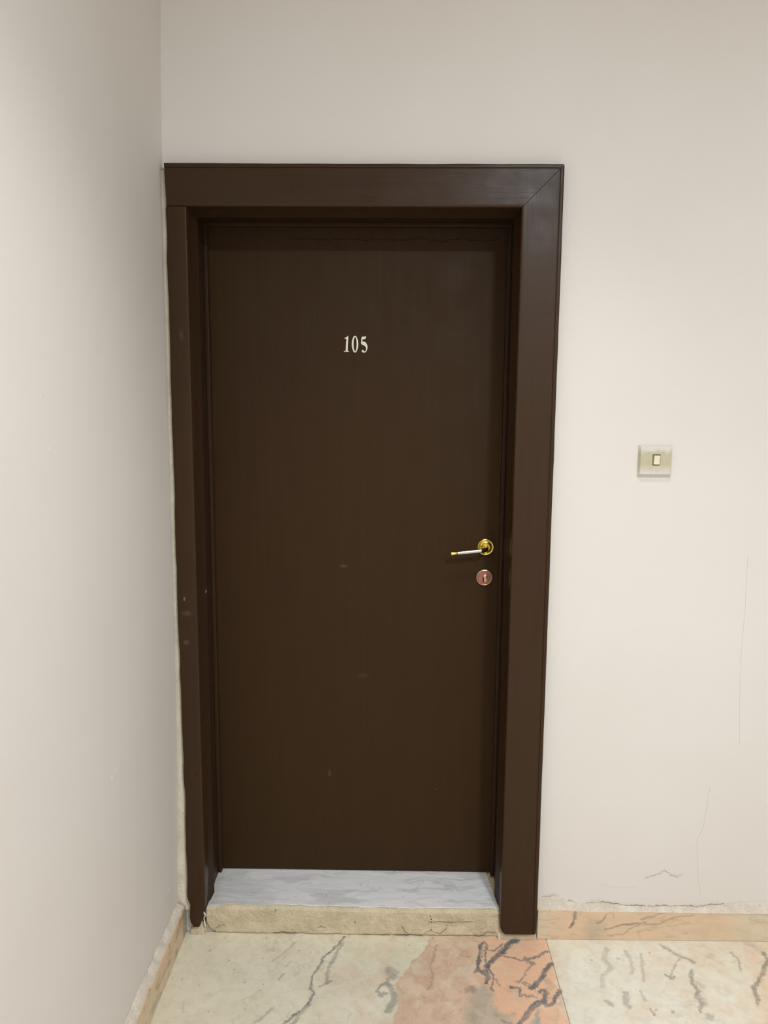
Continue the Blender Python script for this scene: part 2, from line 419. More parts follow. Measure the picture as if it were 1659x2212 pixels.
SPECKS = [
    ((-0.3575, -0.11), 0.0051, 0.55),
    ((-0.3292, -0.1227), 0.0051, 0.55),
    ((-0.3353, -0.1587), 0.0051, 0.55),
    ((-0.3255, -0.1617), 0.0051, 0.55),
    ((-0.3027, -0.1895), 0.0051, 0.55),
    ((-0.3454, -0.209), 0.0051, 0.55),
    ((-0.348, -0.2332), 0.0051, 0.55),
    ((-0.3104, -0.2989), 0.0051, 0.55),
    ((-0.3641, -0.0267), 0.0051, 0.55),
    ((-0.2268, -0.0834), 0.0051, 0.55),
    ((-0.2641, -0.0739), 0.0051, 0.55),
    ((-0.3013, -0.102), 0.0051, 0.55),
    ((-0.4893, -0.0315), 0.0047, 0.6),
    ((-0.458, -0.1241), 0.0047, 0.6),
    ((-0.4356, -0.1561), 0.0047, 0.6),
    ((-0.5204, -0.082), 0.0047, 0.6),
    ((-0.5153, -0.2138), 0.0047, 0.6),
    ((-0.3958, -0.2061), 0.0047, 0.6),
    ((-0.4701, -0.3072), 0.0047, 0.6),
    ((-0.5934, -0.1925), 0.0047, 0.6),
    ((-0.5699, -0.1945), 0.0047, 0.6),
    ((-0.3868, -0.3169), 0.0047, 0.6),
    ((0.0575, -0.0509), 0.0051, 0.6),
    ((0.0937, -0.2472), 0.0051, 0.6),
    ((0.2255, -0.0902), 0.0051, 0.6),
    ((0.1275, -0.0155), 0.0051, 0.6),
    ((0.6973, -0.2795), 0.0082, 0.6),
    ((0.738, -0.2835), 0.0082, 0.6),
    ((0.746, -0.0651), 0.0082, 0.6),
    ((0.6503, -0.0882), 0.0082, 0.6),
    ((0.5741, -0.0988), 0.0082, 0.6),
]
PINK = [(0.1181, -0.0048), (0.1007, -0.0691), (0.0609, -0.1173), (0.0368, -0.16), (0.0136, -0.198), (0.0203, -0.2341), (0.0179, -0.2749), (0.003, -0.3573), (0.4608, -0.3475), (0.461, -0.0076)]
GREYZ = [(0.3995, -0.2755), (0.3738, -0.3027), (0.347, -0.35), (0.3801, -0.3493), (0.3906, -0.2927)]
BEIGEZ = [(0.2381, -0.2053), (0.2596, -0.1889), (0.2729, -0.2098), (0.282, -0.2303), (0.2761, -0.2757), (0.2953, -0.302), (0.325, -0.3038), (0.314, -0.3507), (0.1747, -0.3536), (0.1996, -0.2823), (0.2069, -0.2448)]
PINKR = [(1.0275, -0.0124), (0.9776, -0.1443), (0.9454, -0.2516), (0.9152, -0.367), (0.9965, -0.3652), (1.1827, 0.0039)]
BASE_VEINS = [
    ([(0.5461, 0.0813), (0.5392, 0.0618), (0.5323, 0.0399)], 0.0082, 0.9),
    ([(0.5449, 0.0836), (0.5444, 0.0692)], 0.0129, 0.6),
    ([(0.6367, 0.0804), (0.6245, 0.0584), (0.6115, 0.051)], 0.0056, 0.6),
    ([(0.6323, 0.0319), (0.6585, 0.0397), (0.6847, 0.0474), (0.711, 0.0514), (0.7506, 0.0545)], 0.0047, 0.7),
    ([(0.7065, 0.0538), (0.7506, 0.0538)], 0.0052, 0.6),
    ([(0.6421, 0.0127), (0.6861, 0.0183), (0.703, 0.0356), (0.729, 0.0457), (0.7859, 0.0515), (0.8377, 0.0741), (0.8925, 0.0798)], 0.0047, 0.5),
    ([(0.7389, 0.0676), (0.7843, 0.0804), (0.8146, 0.0929)], 0.0064, 0.45),
    ([(0.5334, 0.0133), (0.5397, 0.0207), (0.5489, 0.0135)], 0.0047, 0.3),
    ([(0.73, 0.0263), (0.8174, 0.0448), (0.8828, 0.0579)], 0.0034, 0.3),
    ([(0.6544, 0.0806), (0.6571, 0.0686)], 0.0043, 0.4),
]
WALL_CRACKS = [
    ([(0.4437, 0.1273), (0.4697, 0.1297), (0.4846, 0.1393)], 0.0022),
    ([(0.4809, 0.1218), (0.5353, 0.118), (0.5662, 0.1067), (0.5834, 0.1117), (0.6052, 0.1082), (0.6265, 0.1171)], 0.002),
    ([(0.6266, 0.1147), (0.6703, 0.1093), (0.7269, 0.1055), (0.792, 0.1047), (0.8524, 0.109), (0.9046, 0.1051), (0.9388, 0.1118), (0.9819, 0.1144)], 0.0016),
    ([(0.9903, 0.1174), (1.0419, 0.1215), (1.102, 0.1249)], 0.0007),
    ([(0.7462, 0.1919), (0.778, 0.2017), (0.803, 0.2161), (0.821, 0.2024), (0.843, 0.1958)], 0.0012),
    ([(0.6153, 0.1734), (0.6505, 0.1622), (0.6938, 0.1596), (0.7281, 0.1658)], 0.0007),
    ([(0.918, 0.4788), (0.9066, 0.3549), (0.8899, 0.313), (0.9029, 0.1815), (0.9129, 0.1391)], 0.0006),
    ([(0.9779, 1.1564), (0.981, 1.0141), (0.9795, 0.8692), (0.9851, 0.7217), (0.993, 0.6068)], 0.0005),
]
FLAKES = [
    ([(0.4566, 0.1323), (0.4717, 0.1358), (0.4957, 0.1329)], 0.003),
    ([(0.8209, 0.2057), (0.8383, 0.2013), (0.8531, 0.2062)], 0.003),
    ([(0.5833, 0.114), (0.6092, 0.1168), (0.6286, 0.12)], 0.003),
    ([(0.7843, 0.0856), (0.8103, 0.087), (0.8882, 0.0902)], 0.003),
]
STEP_CRACKS = [
    ([(0.0325, 0.0346), (0.044, 0.0133), (0.061, 0.0044), (0.0948, 0.0025), (0.1115, 0.0145), (0.1199, 0.0177), (0.1313, 0.0117), (0.1482, 0.0089), (0.1635, 0.02), (0.1702, 0.04)], 0.0016),
    ([(0.2467, 0.0075), (0.2637, 0.0017), (0.2803, 0.0112), (0.2914, 0.0175), (0.314, 0.0118), (0.3282, 0.0089)], 0.0024),
    ([(-0.0829, 0.0032), (-0.001, 0.0018)], 0.0012),
    ([(0.0102, 0.0035), (0.0554, 0.0012)], 0.0016),
    ([(0.1111, 0.0451), (0.1391, 0.0468), (0.1813, 0.0463), (0.2486, 0.0487)], 0.0008),
    ([(-0.5196, 0.0164), (-0.5074, 0.0231), (-0.4954, 0.0266), (-0.4835, 0.0186)], 0.0018),
    ([(-0.3459, 0.0014), (-0.3218, 0.0067), (-0.3069, 0.003), (-0.2769, 0.0035)], 0.0018),
    ([(-0.2169, 0.0215), (-0.2049, 0.0266), (-0.19, 0.0236)], 0.0012),
]
STRIP_TOP = [
    ([(0.4351, 0.1272), (0.4829, 0.1266), (0.5353, 0.118), (0.5833, 0.1126), (0.6266, 0.1162), (0.6703, 0.1093), (0.7269, 0.1055), (0.792, 0.1047), (0.8524, 0.108), (0.9046, 0.1051), (0.9819, 0.1135), (1.1108, 0.1175), (1.1715, 0.1194)], 0),
]


# ------------------------------------------------------------------ the room shell
DOOR_Y = 0.182           # face of the door leaf; wall face is y = 0
IN_L, IN_R, IN_T = -0.5435, 0.3225, 2.0670      # inner edges of the casing
X_R, Z_C = 3.20, 2.95

tag(floor := box('floor', -0.64, X_R, REAR_Y, 0.22, -0.08, -0.0025, M_GROUT), kind='structure')
tag(box('ceiling', -0.72, X_R + 0.1, REAR_Y - 0.1, 0.22, Z_C, Z_C + 0.1, M_CEIL), kind='structure')

# back wall: four blocks round the doorway, welded into one surface
def wall_with_hole(name, x0, x1, z0, z1, hx0, hx1, hz0, hz1, yf, yb, mat):
    xs = [x0, hx0, hx1, x1]; zs = [z0, hz0, hz1, z1]
    vs, fs = [], []
    for y in (yf, yb):
        for z in zs:
            for x in xs: vs.append((x, y, z))
    I = lambda s, i, j: s * 16 + j * 4 + i
    for j in range(3):
        for i in range(3):
            if i == 1 and j == 1: continue
            fs.append((I(0, i, j), I(0, i + 1, j), I(0, i + 1, j + 1), I(0, i, j + 1)))
            fs.append((I(1, i, j), I(1, i, j + 1), I(1, i + 1, j + 1), I(1, i + 1, j)))
    for (a, b) in (((1, 1), (2, 1)), ((2, 1), (2, 2)), ((2, 2), (1, 2)), ((1, 2), (1, 1))):
        fs.append((I(0, *a), I(0, *b), I(1, *b), I(1, *a)))
    for (a, b) in (((0, 0), (3, 0)), ((3, 0), (3, 3)), ((3, 3), (0, 3)), ((0, 3), (0, 0))):
        fs.append((I(0, *a), I(1, *a), I(1, *b), I(0, *b)))
    bm = bmesh.new()
    bv = [bm.verts.new(v) for v in vs]
    for f in fs: bm.faces.new([bv[i] for i in f])
    return bm_obj(name, bm, mat)
wall_back = tag(wall_with_hole('wall_back', -0.70, X_R, 0.0, Z_C, IN_L - 0.03, IN_R + 0.03, 0.002, IN_T + 0.03, 0.0, 0.215, M_WALL), kind='structure')
# left wall: leans slightly, so it is a strip of sections
LZ = [0.0, 0.09, 0.25, 0.45, 0.74, 1.1, 1.5, 1.9, 2.2, 2.4, 2.6, Z_C]
LX = [-0.632, -0.6300, -0.6255, -0.6195, -0.6150, -0.6135, -0.6130, -0.6120, -0.6110, -0.6070, -0.6020, -0.600]
def left_x(z): return float(np.interp(z, LZ, LX))
vs, fs = [], []
for z, x in zip(LZ, LX):
    vs += [(x, REAR_Y, z), (x, 0.012, z), (-0.72, 0.012, z), (-0.72, REAR_Y, z)]
for i in range(len(LZ) - 1):
    a, b = i * 4, i * 4 + 4
    for k in range(4):
        fs.append((a + k, b + k, b + (k + 1) % 4, a + (k + 1) % 4))
fs += [(0, 1, 2, 3), tuple(len(vs) - 4 + k for k in (3, 2, 1, 0))]
bm = bmesh.new(); bv = [bm.verts.new(v) for v in vs]
for f in fs: bm.faces.new([bv[i] for i in f])
wall_left = tag(bm_obj('wall_left', bm, M_WALL, smooth=False), kind='structure')
tag(box('wall_right', X_R, X_R + 0.1, REAR_Y, 0.22, 0, Z_C, M_WALL), kind='structure')
tag(box('wall_rear', -0.72, X_R + 0.1, REAR_Y - 0.1, REAR_Y, 0, Z_C, M_WALL), kind='structure')
M_WFRAME = plain('lamp_trim_paint', (0.75, 0.73, 0.68, 1), 0.45)

# ------------------------------------------------------------------ marble floor slabs
def slab_pattern(x, y, yellow=False):
    wx = x + (fbm(x, y, 55, 3, 3.1) - 0.5) * 0.011 + (fbm(x, y, 240, 2, 7.7) - 0.5) * 0.005
    wy = y + (fbm(x, y, 55, 3, 9.4) - 0.5) * 0.011 + (fbm(x, y, 240, 2, 1.7) - 0.5) * 0.005
    ragged = fbm(x, y, 330, 3, 4.4)
    vein = np.zeros(x.shape)
    near = (y > -0.5)
    for pts, w, st in VEINS:
        d = seg_dist(wx, wy, pts)
        vein = np.maximum(vein, st * sstep(0.72 * w + 0.0016, 0.34 * w + 0.0004, d + (ragged - 0.5) * (w * 0.55 + 0.003)))
    for p, w, st in SPECKS:
        d = np.hypot((wx - p[0]), (wy - p[1]) * 0.8)
        vein = np.maximum(vein, st * sstep(0.75 * w, 0.25 * w, d))
    # unseen stone further along the corridor keeps veining of its own
    far = sstep(-0.36, -0.46, y)
    rn = np.abs(fbm(x, y, 6, 4, 21.0) - 0.5)
    vein = np.maximum(vein, far * 0.6 * sstep(0.022, 0.004, rn))
    faint = np.abs(fbm(wx, wy, 14, 4, 33.0) - 0.5)
    vein = np.maximum(vein, 0.16 * sstep(0.03, 0.004, faint) * sstep(0.45, 0.6, fbm(x, y, 9, 2, 12.0)))
    pink = sstep(-0.004, 0.006, poly_sd(wx, wy, PINK)) * (1 - far)
    pink = np.maximum(pink, 0.85 * sstep(-0.03, 0.05, poly_sd(wx, wy, PINKR)))
    pink = np.maximum(pink, 0.42 * sstep(0.50, 0.66, fbm(x, y, 11, 3, 40.0)) * sstep(-0.40, 0.0, x))
    pink = pink * (1 - 0.35 * sstep(0.50, 0.72, fbm(wx, wy, 26, 3, 51.0)))
    grey = np.maximum(sstep(-0.002, 0.006, poly_sd(wx, wy, GREYZ)), 0.75 * sstep(-0.010, 0.016, poly_sd(wx, wy, BEIGEZ) + (ragged - 0.5) * 0.03))
    grey = np.maximum(grey, 0.0)
    warm = sstep(0.19, 0.30, wx - 0.25 * (wy + 0.15))
    return np.stack([vein.ravel(), pink.ravel(), grey.ravel(), warm.ravel()], 1)
def slab(x0, x1, y0, y1, mat, detailed):
    """one floor slab: y0 nearest the door; dense only where the photograph shows it"""
    if detailed:
        xs = np.arange(x0, x1, 0.0022); xs = np.append(xs, x1)
        ys = np.concatenate([np.arange(y0, -0.37, -0.0024), np.arange(-0.38, y1, -0.02), [y1]])
    else:
        xs = np.linspace(x0, x1, 5); ys = np.linspace(y0, y1, 4)
    def fn(X, Y):
        e = np.minimum(np.minimum(X - x0, x1 - X), np.minimum(y0 - Y, Y - y1))
        return X, Y, np.where(e < 1e-6, -0.0012, 0.0)
    o = grid_obj('marble_slab', xs, ys[::-1], fn, mat, floor, True, slab_pattern)
    return o
SEAM = 0.4610
rows = [0.0, -0.62, -1.24, -1.86, -2.48, REAR_Y]
cols = [-0.634, SEAM, 1.55, X_R]
for r in range(5):
    for c_ in range(3):
        g = 0.0008
        slab(cols[c_] + g, cols[c_ + 1] - g, rows[r] - (g if r else 0), rows[r + 1] + g,
             M_MARBLE if (c_ + r) % 2 == 0 else M_MARBLE_R, r == 0 and c_ < 2)

# ------------------------------------------------------------------ marble baseboards
def base_attr(X, Z):
    wx = X + (fbm(X, Z, 70, 3, 2.2) - 0.5) * 0.010; wz = Z + (fbm(X, Z, 70, 3, 6.2) - 0.5) * 0.008
    rag = fbm(X, Z, 300, 3, 1.4); v = np.zeros(X.shape)
    for pts, w, st in BASE_VEINS:
        v = np.maximum(v, st * sstep(0.6 * w + 0.0008, 0.25 * w, seg_dist(wx, wz, pts) + (rag - 0.5) * w * 0.8))
    v = np.maximum(v, 0.22 * sstep(0.03, 0.004, np.abs(fbm(X * 0.35, Z, 26, 3, 8.8) - 0.5)))
    pale = np.maximum(sstep(0.85, 1.15, X + (fbm(X, Z, 20, 3, 3.0) - 0.5) * 0.25), 0.8 * sstep(0.50, 0.445, X + (rag - 0.5) * 0.06))
    grey = 0.55 * sstep(0.03, -0.01, np.hypot((X - 0.60), (Z - 0.03)) - 0.02)
    return np.stack([v.ravel(), pale.ravel(), grey.ravel(), np.ones(X.size)], 1)
def bb_front(x): return np.interp(x, [0.43, 1.12, 2.0], [-0.0140, -0.0085, -0.0085])
def bb_top(x): return np.interp(x, [0.43, 0.61, 0.78, 1.11, 2.0], [0.0945, 0.0895, 0.0890, 0.0925, 0.0925])
bb = tag(empty('baseboard_back', (0.432, 0, 0)), kind='structure')
def bb_piece(x0, x1, n):
    xs = np.linspace(x0, x1, n)
    ss = np.concatenate([[0.0, 0.0012], np.linspace(0.003, 0.97, 40), [0.985, 1.0, 1.25, 1.5]])
    def fn(X, S):
        f = bb_front(X); t = bb_top(X)
        ch = np.maximum(0, 0.0022 - np.abs(X - x0)) * 1.5
        z = np.where(S <= 1, S * t, t); y = np.where(S <= 1, f, f + (S - 1) * 2 * (0.002 - f))
        y = np.where(S == 1.0, f + 0.0012, np.where(S < 0.0006, f + 0.001, y))
        return X - 0.432, y, z + 0.001
    def at(X, S): return base_attr(X, np.minimum(S, 1) * bb_top(X))
    grid_obj('marble_tile', xs, ss, fn, M_BASE, bb, True, at)
bb_piece(0.4345, 1.30, 420)
bb_piece(1.3015, X_R, 20)
# left baseboard, running towards the camera
bl = tag(empty('baseboard_left', (-0.61, 0, 0)), kind='structure')
FX = -0.6068
def bl_piece(y0, y1, n, pale=0.0):
    ys = np.linspace(y0, y1, n); ss = np.concatenate([[0.0], np.linspace(0.01, 0.985, 14), [1.0, 1.25, 1.6]])
    def fn(Y, S):
        h = 0.0895
        x = np.where(S <= 1, FX, FX - (S - 1) / 0.6 * 0.030); z = np.where(S <= 1, S * h, h)
        x = np.where(S == 1.0, FX - 0.0015, x)
        return x + 0.61, Y, z + 0.0008
    def at(Y, S):
        a = 0.55 * sstep(0.035, 0.005, np.abs(fbm(Y * 0.25, S * 0.09, 22, 3, 5.5) - 0.5))
        p = np.full(Y.shape, pale) if pale else 0.5 * sstep(0.45, 0.65, fbm(Y, S * 0.09, 12, 3, 9.5))
        return np.stack([a.ravel(), p.ravel(), np.full(Y.size, 0.9 * (pale > 0.4)), np.ones(Y.size)], 1)
    grid_obj('marble_tile', ys, ss, fn, M_BASE, bl, True, at)
bl_piece(-0.0020, -0.042, 12, 0.9)
bl_piece(-0.0425, -0.90, 200)
bl_piece(-0.9012, REAR_Y, 20)
# plaster bead lying on top of the left baseboard
ys = np.linspace(-0.02, -1.2, 240)
def bead(Y, S):
    j = (fbm(Y, S * 0.1, 45, 3, 14.0) - 0.5)
    zt = 0.0895 + S * (0.014 + 0.012 * j)
    x = np.interp(S, [0, 0.3, 1.0], [-0.6100, -0.6140, -0.6292]) + 0.006 * j * (1 - S)
    return x, Y, zt + 0.0008
grid_obj('plaster_bead', ys, np.linspace(0, 1, 7), bead, M_PLASTER, wall_left)

# ------------------------------------------------------------------ wall damage: bare plaster strip, cracks, flakes
st = STRIP_TOP[0][0]
sx = [p[0] for p in st]; sz = [p[1] for p in st]
xs = np.arange(0.4325, 1.25, 0.003)
def strip(X, S):
    top = np.interp(X, sx, sz) + (fbm(X, X * 0, 90, 3, 2.0) - 0.5) * 0.006
    z = 0.0900 + S * (top - 0.0900)
    lump = (fbm(X, z, 60, 3, 8.0) - 0.5) * 0.004
    y = -0.0100 * (1 - S) ** 1.3 - 0.0022 + lump * (1 - S * 0.6)
    return X, np.where(S > 0.999, 0.0006, y), z
grid_obj('plaster_strip', xs, np.concatenate([np.linspace(0, 0.97, 9), [1.0]]), strip, M_PLASTER, wall_back)
for pts, w in WALL_CRACKS:
    fine = w < 0.001
    ribbon('crack', [(x, -0.0005 if z > 0.118 else -0.003, z) for x, z in pts], w, (0, -1, 0), M_HAIR if fine else M_CRACK, wall_back, jit=0.0 if fine else 0.0016)
for pts, w in FLAKES:
    ribbon('paint_flake', [(x, -0.003 if z < 0.13 else -0.001, z) for x, z in pts], w, (0, -1, 0), M_PLASTER, wall_back, lift=0.002)
for (y, z, w, h) in ((-0.763, 1.571, 0.0015, 0.010), (-0.741, 1.480, 0.0015, 0.008), (-0.504, 0.715, 0.003, 0.010), (-0.512, 0.745, 0.002, 0.014), (-0.488, 0.752, 0.0015, 0.010), (-0.10, 0.20, 0.003, 0.012), (-0.12, 0.165, 0.002, 0.012)):
    x = left_x(z) + 0.0002
    ribbon('paint_scar', [(x, y - w, z - h / 2), (x, y + w * 0.4, z), (x, y, z + h / 2)], w, (1, 0, 0), M_HAIR, wall_left)
# filler between the left wall and the casing, widening downwards
zs = np.concatenate([np.linspace(0.076, 2.16, 150)])
def filler(Z, S):
    a = np.interp(Z, LZ, LX) - 0.001
    b = np.interp(Z, [0.0, 0.10, 0.13, 2.2], [-0.585, -0.5845, -0.594, -0.594])
    j = fbm(Z, S * 0.02, 40, 3, 19.0) - 0.5
    x = a + (b - a) * S
    return x, -0.008 - 0.005 * np.sin(S * 3.1) + 0.004 * j, Z
grid_obj('filler_strip', zs, np.linspace(0, 1, 6), filler, M_FILLER, wall_back)

# ------------------------------------------------------------------ door frame
frame = tag(empty('trim_1', (IN_L, 0, 0)), 'dark brown wooden casing around the door, mitred at one corner', 'door frame', kind='structure')
FY = -0.030
def arc(cx, cy, r, a0, a1, n):
    return [(cx + r * math.cos(math.radians(a0 + (a1 - a0) * i / n)), cy + r * math.sin(math.radians(a0 + (a1 - a0) * i / n))) for i in range(n + 1)]
# casing section: (u outward from the inner edge, y)
R0 = 0.0045
SEC = ([(0.0, 0.02)] + arc(R0, FY + R0, R0, 180, 270, 6) + [(0.010, FY - 0.0002), (0.050, FY), (0.0935, FY + 0.0002), (0.0945, FY + 0.0026), (0.0957, FY + 0.0026)]
       + arc(0.0985, FY + 0.0030, 0.0026, 200, 280, 4) + arc(0.1035, FY + 0.0030, 0.0028, 270, 360, 4) + [(0.1063, 0.004)])
def extrude(name, sections, mat, parent, smooth_ang=35):
    """sections: list of equal-length closed loops of 3-D points"""
    n = len(sections[0]); vs = [p for s in sections for p in s]; fs = []
    for i in range(len(sections) - 1):
        for k in range(n):
            a, b = i * n + k, i * n + (k + 1) % n
            fs.append((a, b, b + n, a + n))
    fs += [tuple(range(n)), tuple(reversed([len(vs) - n + k for k in range(n)]))]
    bm = bmesh.new(); bv = [bm.verts.new(v) for v in vs]
    for f in fs: bm.faces.new([bv[i] for i in f])
    bmesh.ops.recalc_face_normals(bm, faces=bm.faces)
    for e in bm.edges:
        e.smooth = not (len(e.link_faces) == 2 and e.calc_face_angle(0) > math.radians(smooth_ang))
    for f in bm.faces: f.smooth = True
    me = bpy.data.meshes.new(name); bm.to_mesh(me); bm.free(); me.materials.append(mat)
    o = bpy.data.objects.new(name, me); C.objects.link(o); o.parent = parent
    o.location = -parent.location if parent else (0, 0, 0)
    return o
gap = 0.0013
zlist = [0.026, 0.030, 0.045] + list(np.linspace(0.1, 2.0, 60))
secs = []
for z in zlist:
    d = max(0, (0.034 - z)) * 1.6 if z < 0.034 else 0
    wob = (float(fbm(np.array([z]), np.array([0.0]), 14, 3, 2.0)[0]) - 0.5)
    secs.append([(IN_R + u + (d if u < 0.03 else -d * 0.3 if u > 0.1 else 0) + (wob * 0.0012 if u > 0.1 else 0), y, z) for u, y in SEC])
secs.append([(IN_R + u, y, IN_T + u - gap) for u, y in SEC])
extrude('casing_board', secs, M_CASE, frame)
secs = []
for t in np.linspace(0, 1, 40):
    s = []
    for u, y in SEC:
        x0 = -0.5985 + 0.004 * (1 - u / 0.106); x1 = IN_R + u - gap * 0.3
        wob = (float(fbm(np.array([t * 1.0]), np.array([3.0]), 12, 3, 5.0)[0]) - 0.5) * 0.0015
        s.append((x0 + (x1 - x0) * t, y, IN_T + u + (wob if u > 0.1 else 0)))
    secs.append(s)
extrude('casing_board', secs, M_HEAD, frame)
# narrow left board, cut to fit against the wall, ragged at the foot
oz = [0.034, 0.045, 0.062, 0.085, 0.105, 0.112, 0.128, 0.4, 0.88, 1.52, 2.03, 2.07]
ox = [-0.578, -0.5875, -0.5900, -0.588, -0.587, -0.591, -0.5955, -0.5945, -0.598, -0.599, -0.5975, -0.5975]
iz = [0.034, 0.040, 0.060, 0.083, 0.095, 0.115, 0.2, 2.07]
ix = [-0.562, -0.5585, -0.554, -0.549, -0.5445, -0.5435, -0.5425, IN_L]
LSEC = [(0.0, 0.02)] + arc(R0, FY + R0, R0, 180, 270, 6) + [(0.02, FY), (0.047, FY + 0.0003), (0.0525, FY + 0.0015), (0.054, FY + 0.004), (0.054, 0.004)]
zl = sorted(set([0.034, 0.038, 0.045, 0.052, 0.062, 0.074, 0.085, 0.095, 0.105, 0.110, 0.116, 0.128] + list(np.linspace(0.14, IN_T - 0.0012, 110))))
secs = []
for z in zl:
    xo = float(np.interp(z, oz, ox)); xi = float(np.interp(z, iz, ix))
    w = (float(fbm(np.array([z]), np.array([7.0]), 16, 4, 1.0)[0]) - 0.5) * 0.0045
    if z < 0.13: w *= 1.4
    s = []
    for u, y in LSEC:
        if u < 0.03: x = xi - u
        else: x = xo + (0.054 - u) + (w if u > 0.045 else 0)
        s.append((x, y, z))
    secs.append(s)
extrude('casing_board', secs, M_CASE, frame)

# stepped lining and stop, mitred at the top corners: (u, y) with u < 0 into the opening
def run(name, prof, mat, zb):
    """left post, head, right post as three meshes"""
    out = []
    zz = list(np.linspace(0, 1, 24))
    L = []; R = []; H = []
    for t in zz:
        L.append([(IN_L - u + (float(fbm(np.array([t * 2]), np.array([u * 9]), 20, 2, 4.0)[0]) - 0.5) * 0.0012, y, zb + (IN_T + u - 0.0001 - zb) * t) for u, y in prof])
        R.append([(IN_R + u + (float(fbm(np.array([t * 2]), np.array([u * 9]), 20, 2, 14.0)[0]) - 0.5) * 0.0012, y, zb + (IN_T + u - 0.0001 - zb) * t) for u, y in prof])
        H.append([(IN_L - u + 0.0001 + (IN_R - IN_L + 2 * u - 0.0002) * t, y, IN_T + u + (float(fbm(np.array([t * 2]), np.array([u * 9]), 20, 2, 24.0)[0]) - 0.5) * 0.001) for u, y in prof])
    for s in (L, H, R): out.append(extrude(name, s, mat, frame))
    return out
run('jamb_lining', [(0.024, -0.018), (0.0005, -0.018), (-0.0005, 0.020), (-0.0030, 0.024)] + arc(-0.0040, 0.060, 0.0024, 270 - 40, 90, 6)[::-1][::-1] + [(0.0045, 0.0625), (0.0045, 0.172), (0.024, 0.172)], M_JAMB, 0.083)
run('door_stop', [(0.0035, 0.160)] + arc(-0.0040, 0.1625, 0.0025, 270, 180, 4) + [(-0.0065, DOOR_Y + 0.001), (0.024, DOOR_Y + 0.001), (0.024, 0.173), (0.0035, 0.173)], M_JAMB, 0.086)
# wavy edge of a paint run under the head
pts = [(-0.30 + 0.60 * i / 60, DOOR_Y - 0.0006, 2.0285 + 0.004 * math.sin(i * 0.55) * (0.3 + 0.7 * (i > 34)) + 0.0018 * math.sin(i * 1.7)) for i in range(61)]
ribbon('paint_run', [(x - IN_L, y, z) for x, y, z in pts], 0.0028, (0, -1, 0), M_JAMB, frame, lift=0.0012)
# mortar bits under the feet of the casing
for x0, x1, zt in ((-0.592, -0.5505, 0.037), (0.318, 0.4315, 0.029)):
    xs = np.linspace(x0, x1, 40)
    def bed(X, S, zt=zt, x0=x0, x1=x1):
        j = fbm(X, S * 0.03, 90, 3, 30.0) - 0.5
        e = np.minimum(X - x0, x1 - X); zt = zt * (0.55 + 0.45 * sstep(0.0, 0.012, e))
        return X - IN_L, np.interp(S, [0, 0.5, 1], [-0.016, -0.014, 0.0]) + 0.008 * j * (S < 0.9), zt * np.interp(S, [0, 0.5, 1], [0.01, 0.75, 1.0]) + j * 0.010 * (S > 0.2)
    grid_obj('mortar_bed', xs, np.linspace(0, 1, 8), bed, M_MORTAR, frame)

# ------------------------------------------------------------------ door leaf, number, handle, lock
door = tag(empty('door_1', (-0.11, DOOR_Y, 0.086)), 'dark brown flush door numbered 105 with a brass lever handle', 'door', kind='structure')
DO = Vector((-0.11, DOOR_Y, 0.086))
leaf = box('leaf', IN_L - 0.004, IN_R + 0.004, DOOR_Y, DOOR_Y + 0.040, 0.0855, IN_T + 0.004, M_DOOR, None, 0.001)
leaf.parent = door; leaf.location = -DO
CP = 0.0000968                     # metres per unit of the number's drawing grid
num = empty('door_number'); num.parent = door
num.location = Vector((-0.1494, DOOR_Y, 1.7593)) - DO
def digit(loops):
    vs, fs = [], []
    outer = loops[0]
    bm = bmesh.new()
    edges = []
    for lp in loops:
        f = [bm.verts.new(((x - 455) * CP, 0.0, -(y - 495) * CP)) for x, y in lp]
        for i in range(len(f)): edges.append(bm.edges.new((f[i], f[(i + 1) % len(f)])))
    r = bmesh.ops.triangle_fill(bm, use_beauty=True, use_dissolve=False, edges=edges)
    faces = [g for g in r['geom'] if isinstance(g, bmesh.types.BMFace)]
    ex = bmesh.ops.extrude_face_region(bm, geom=faces)
    for v in [g for g in ex['geom'] if isinstance(g, bmesh.types.BMVert)]: v.co.y -= 0.0009
    o = bm_obj('numeral', bm, M_WHITE, num); return o
def chaikin(p, n=2):
    for _ in range(n):
        q = []
        for i in range(len(p)):
            a, b = p[i], p[(i + 1) % len(p)]
            q += [(0.75 * a[0] + 0.25 * b[0], 0.75 * a[1] + 0.25 * b[1]), (0.25 * a[0] + 0.75 * b[0], 0.25 * a[1] + 0.75 * b[1])]
        p = q
    return p
digit([[(468, 560), (520, 535), (585, 488), (588, 540), (578, 760), (574, 925), (608, 948), (608, 962), (455, 962), (455, 948), (512, 925), (522, 760), (530, 590), (520, 575), (486, 576)]])
el = lambda cx, cy, rx, ry, n=36: [(cx + rx * math.cos(2 * math.pi * i / n), cy + ry * math.sin(2 * math.pi * i / n)) for i in range(n)]
digit([el(790, 735, 96, 247), el(792, 733, 43, 212)])
digit([chaikin([(985, 512), (1060, 512), (1116, 496), (1112, 570), (1060, 592), (1012, 590), (1006, 662), (1062, 652), (1120, 690), (1158, 756), (1168, 830), (1152, 910), (1112, 974), (1034, 984), (988, 950), (996, 905), (1030, 902), (1060, 936), (1092, 950), (1118, 912), (1124, 850), (1102, 800), (1054, 764), (972, 738), (980, 640)], 1)])

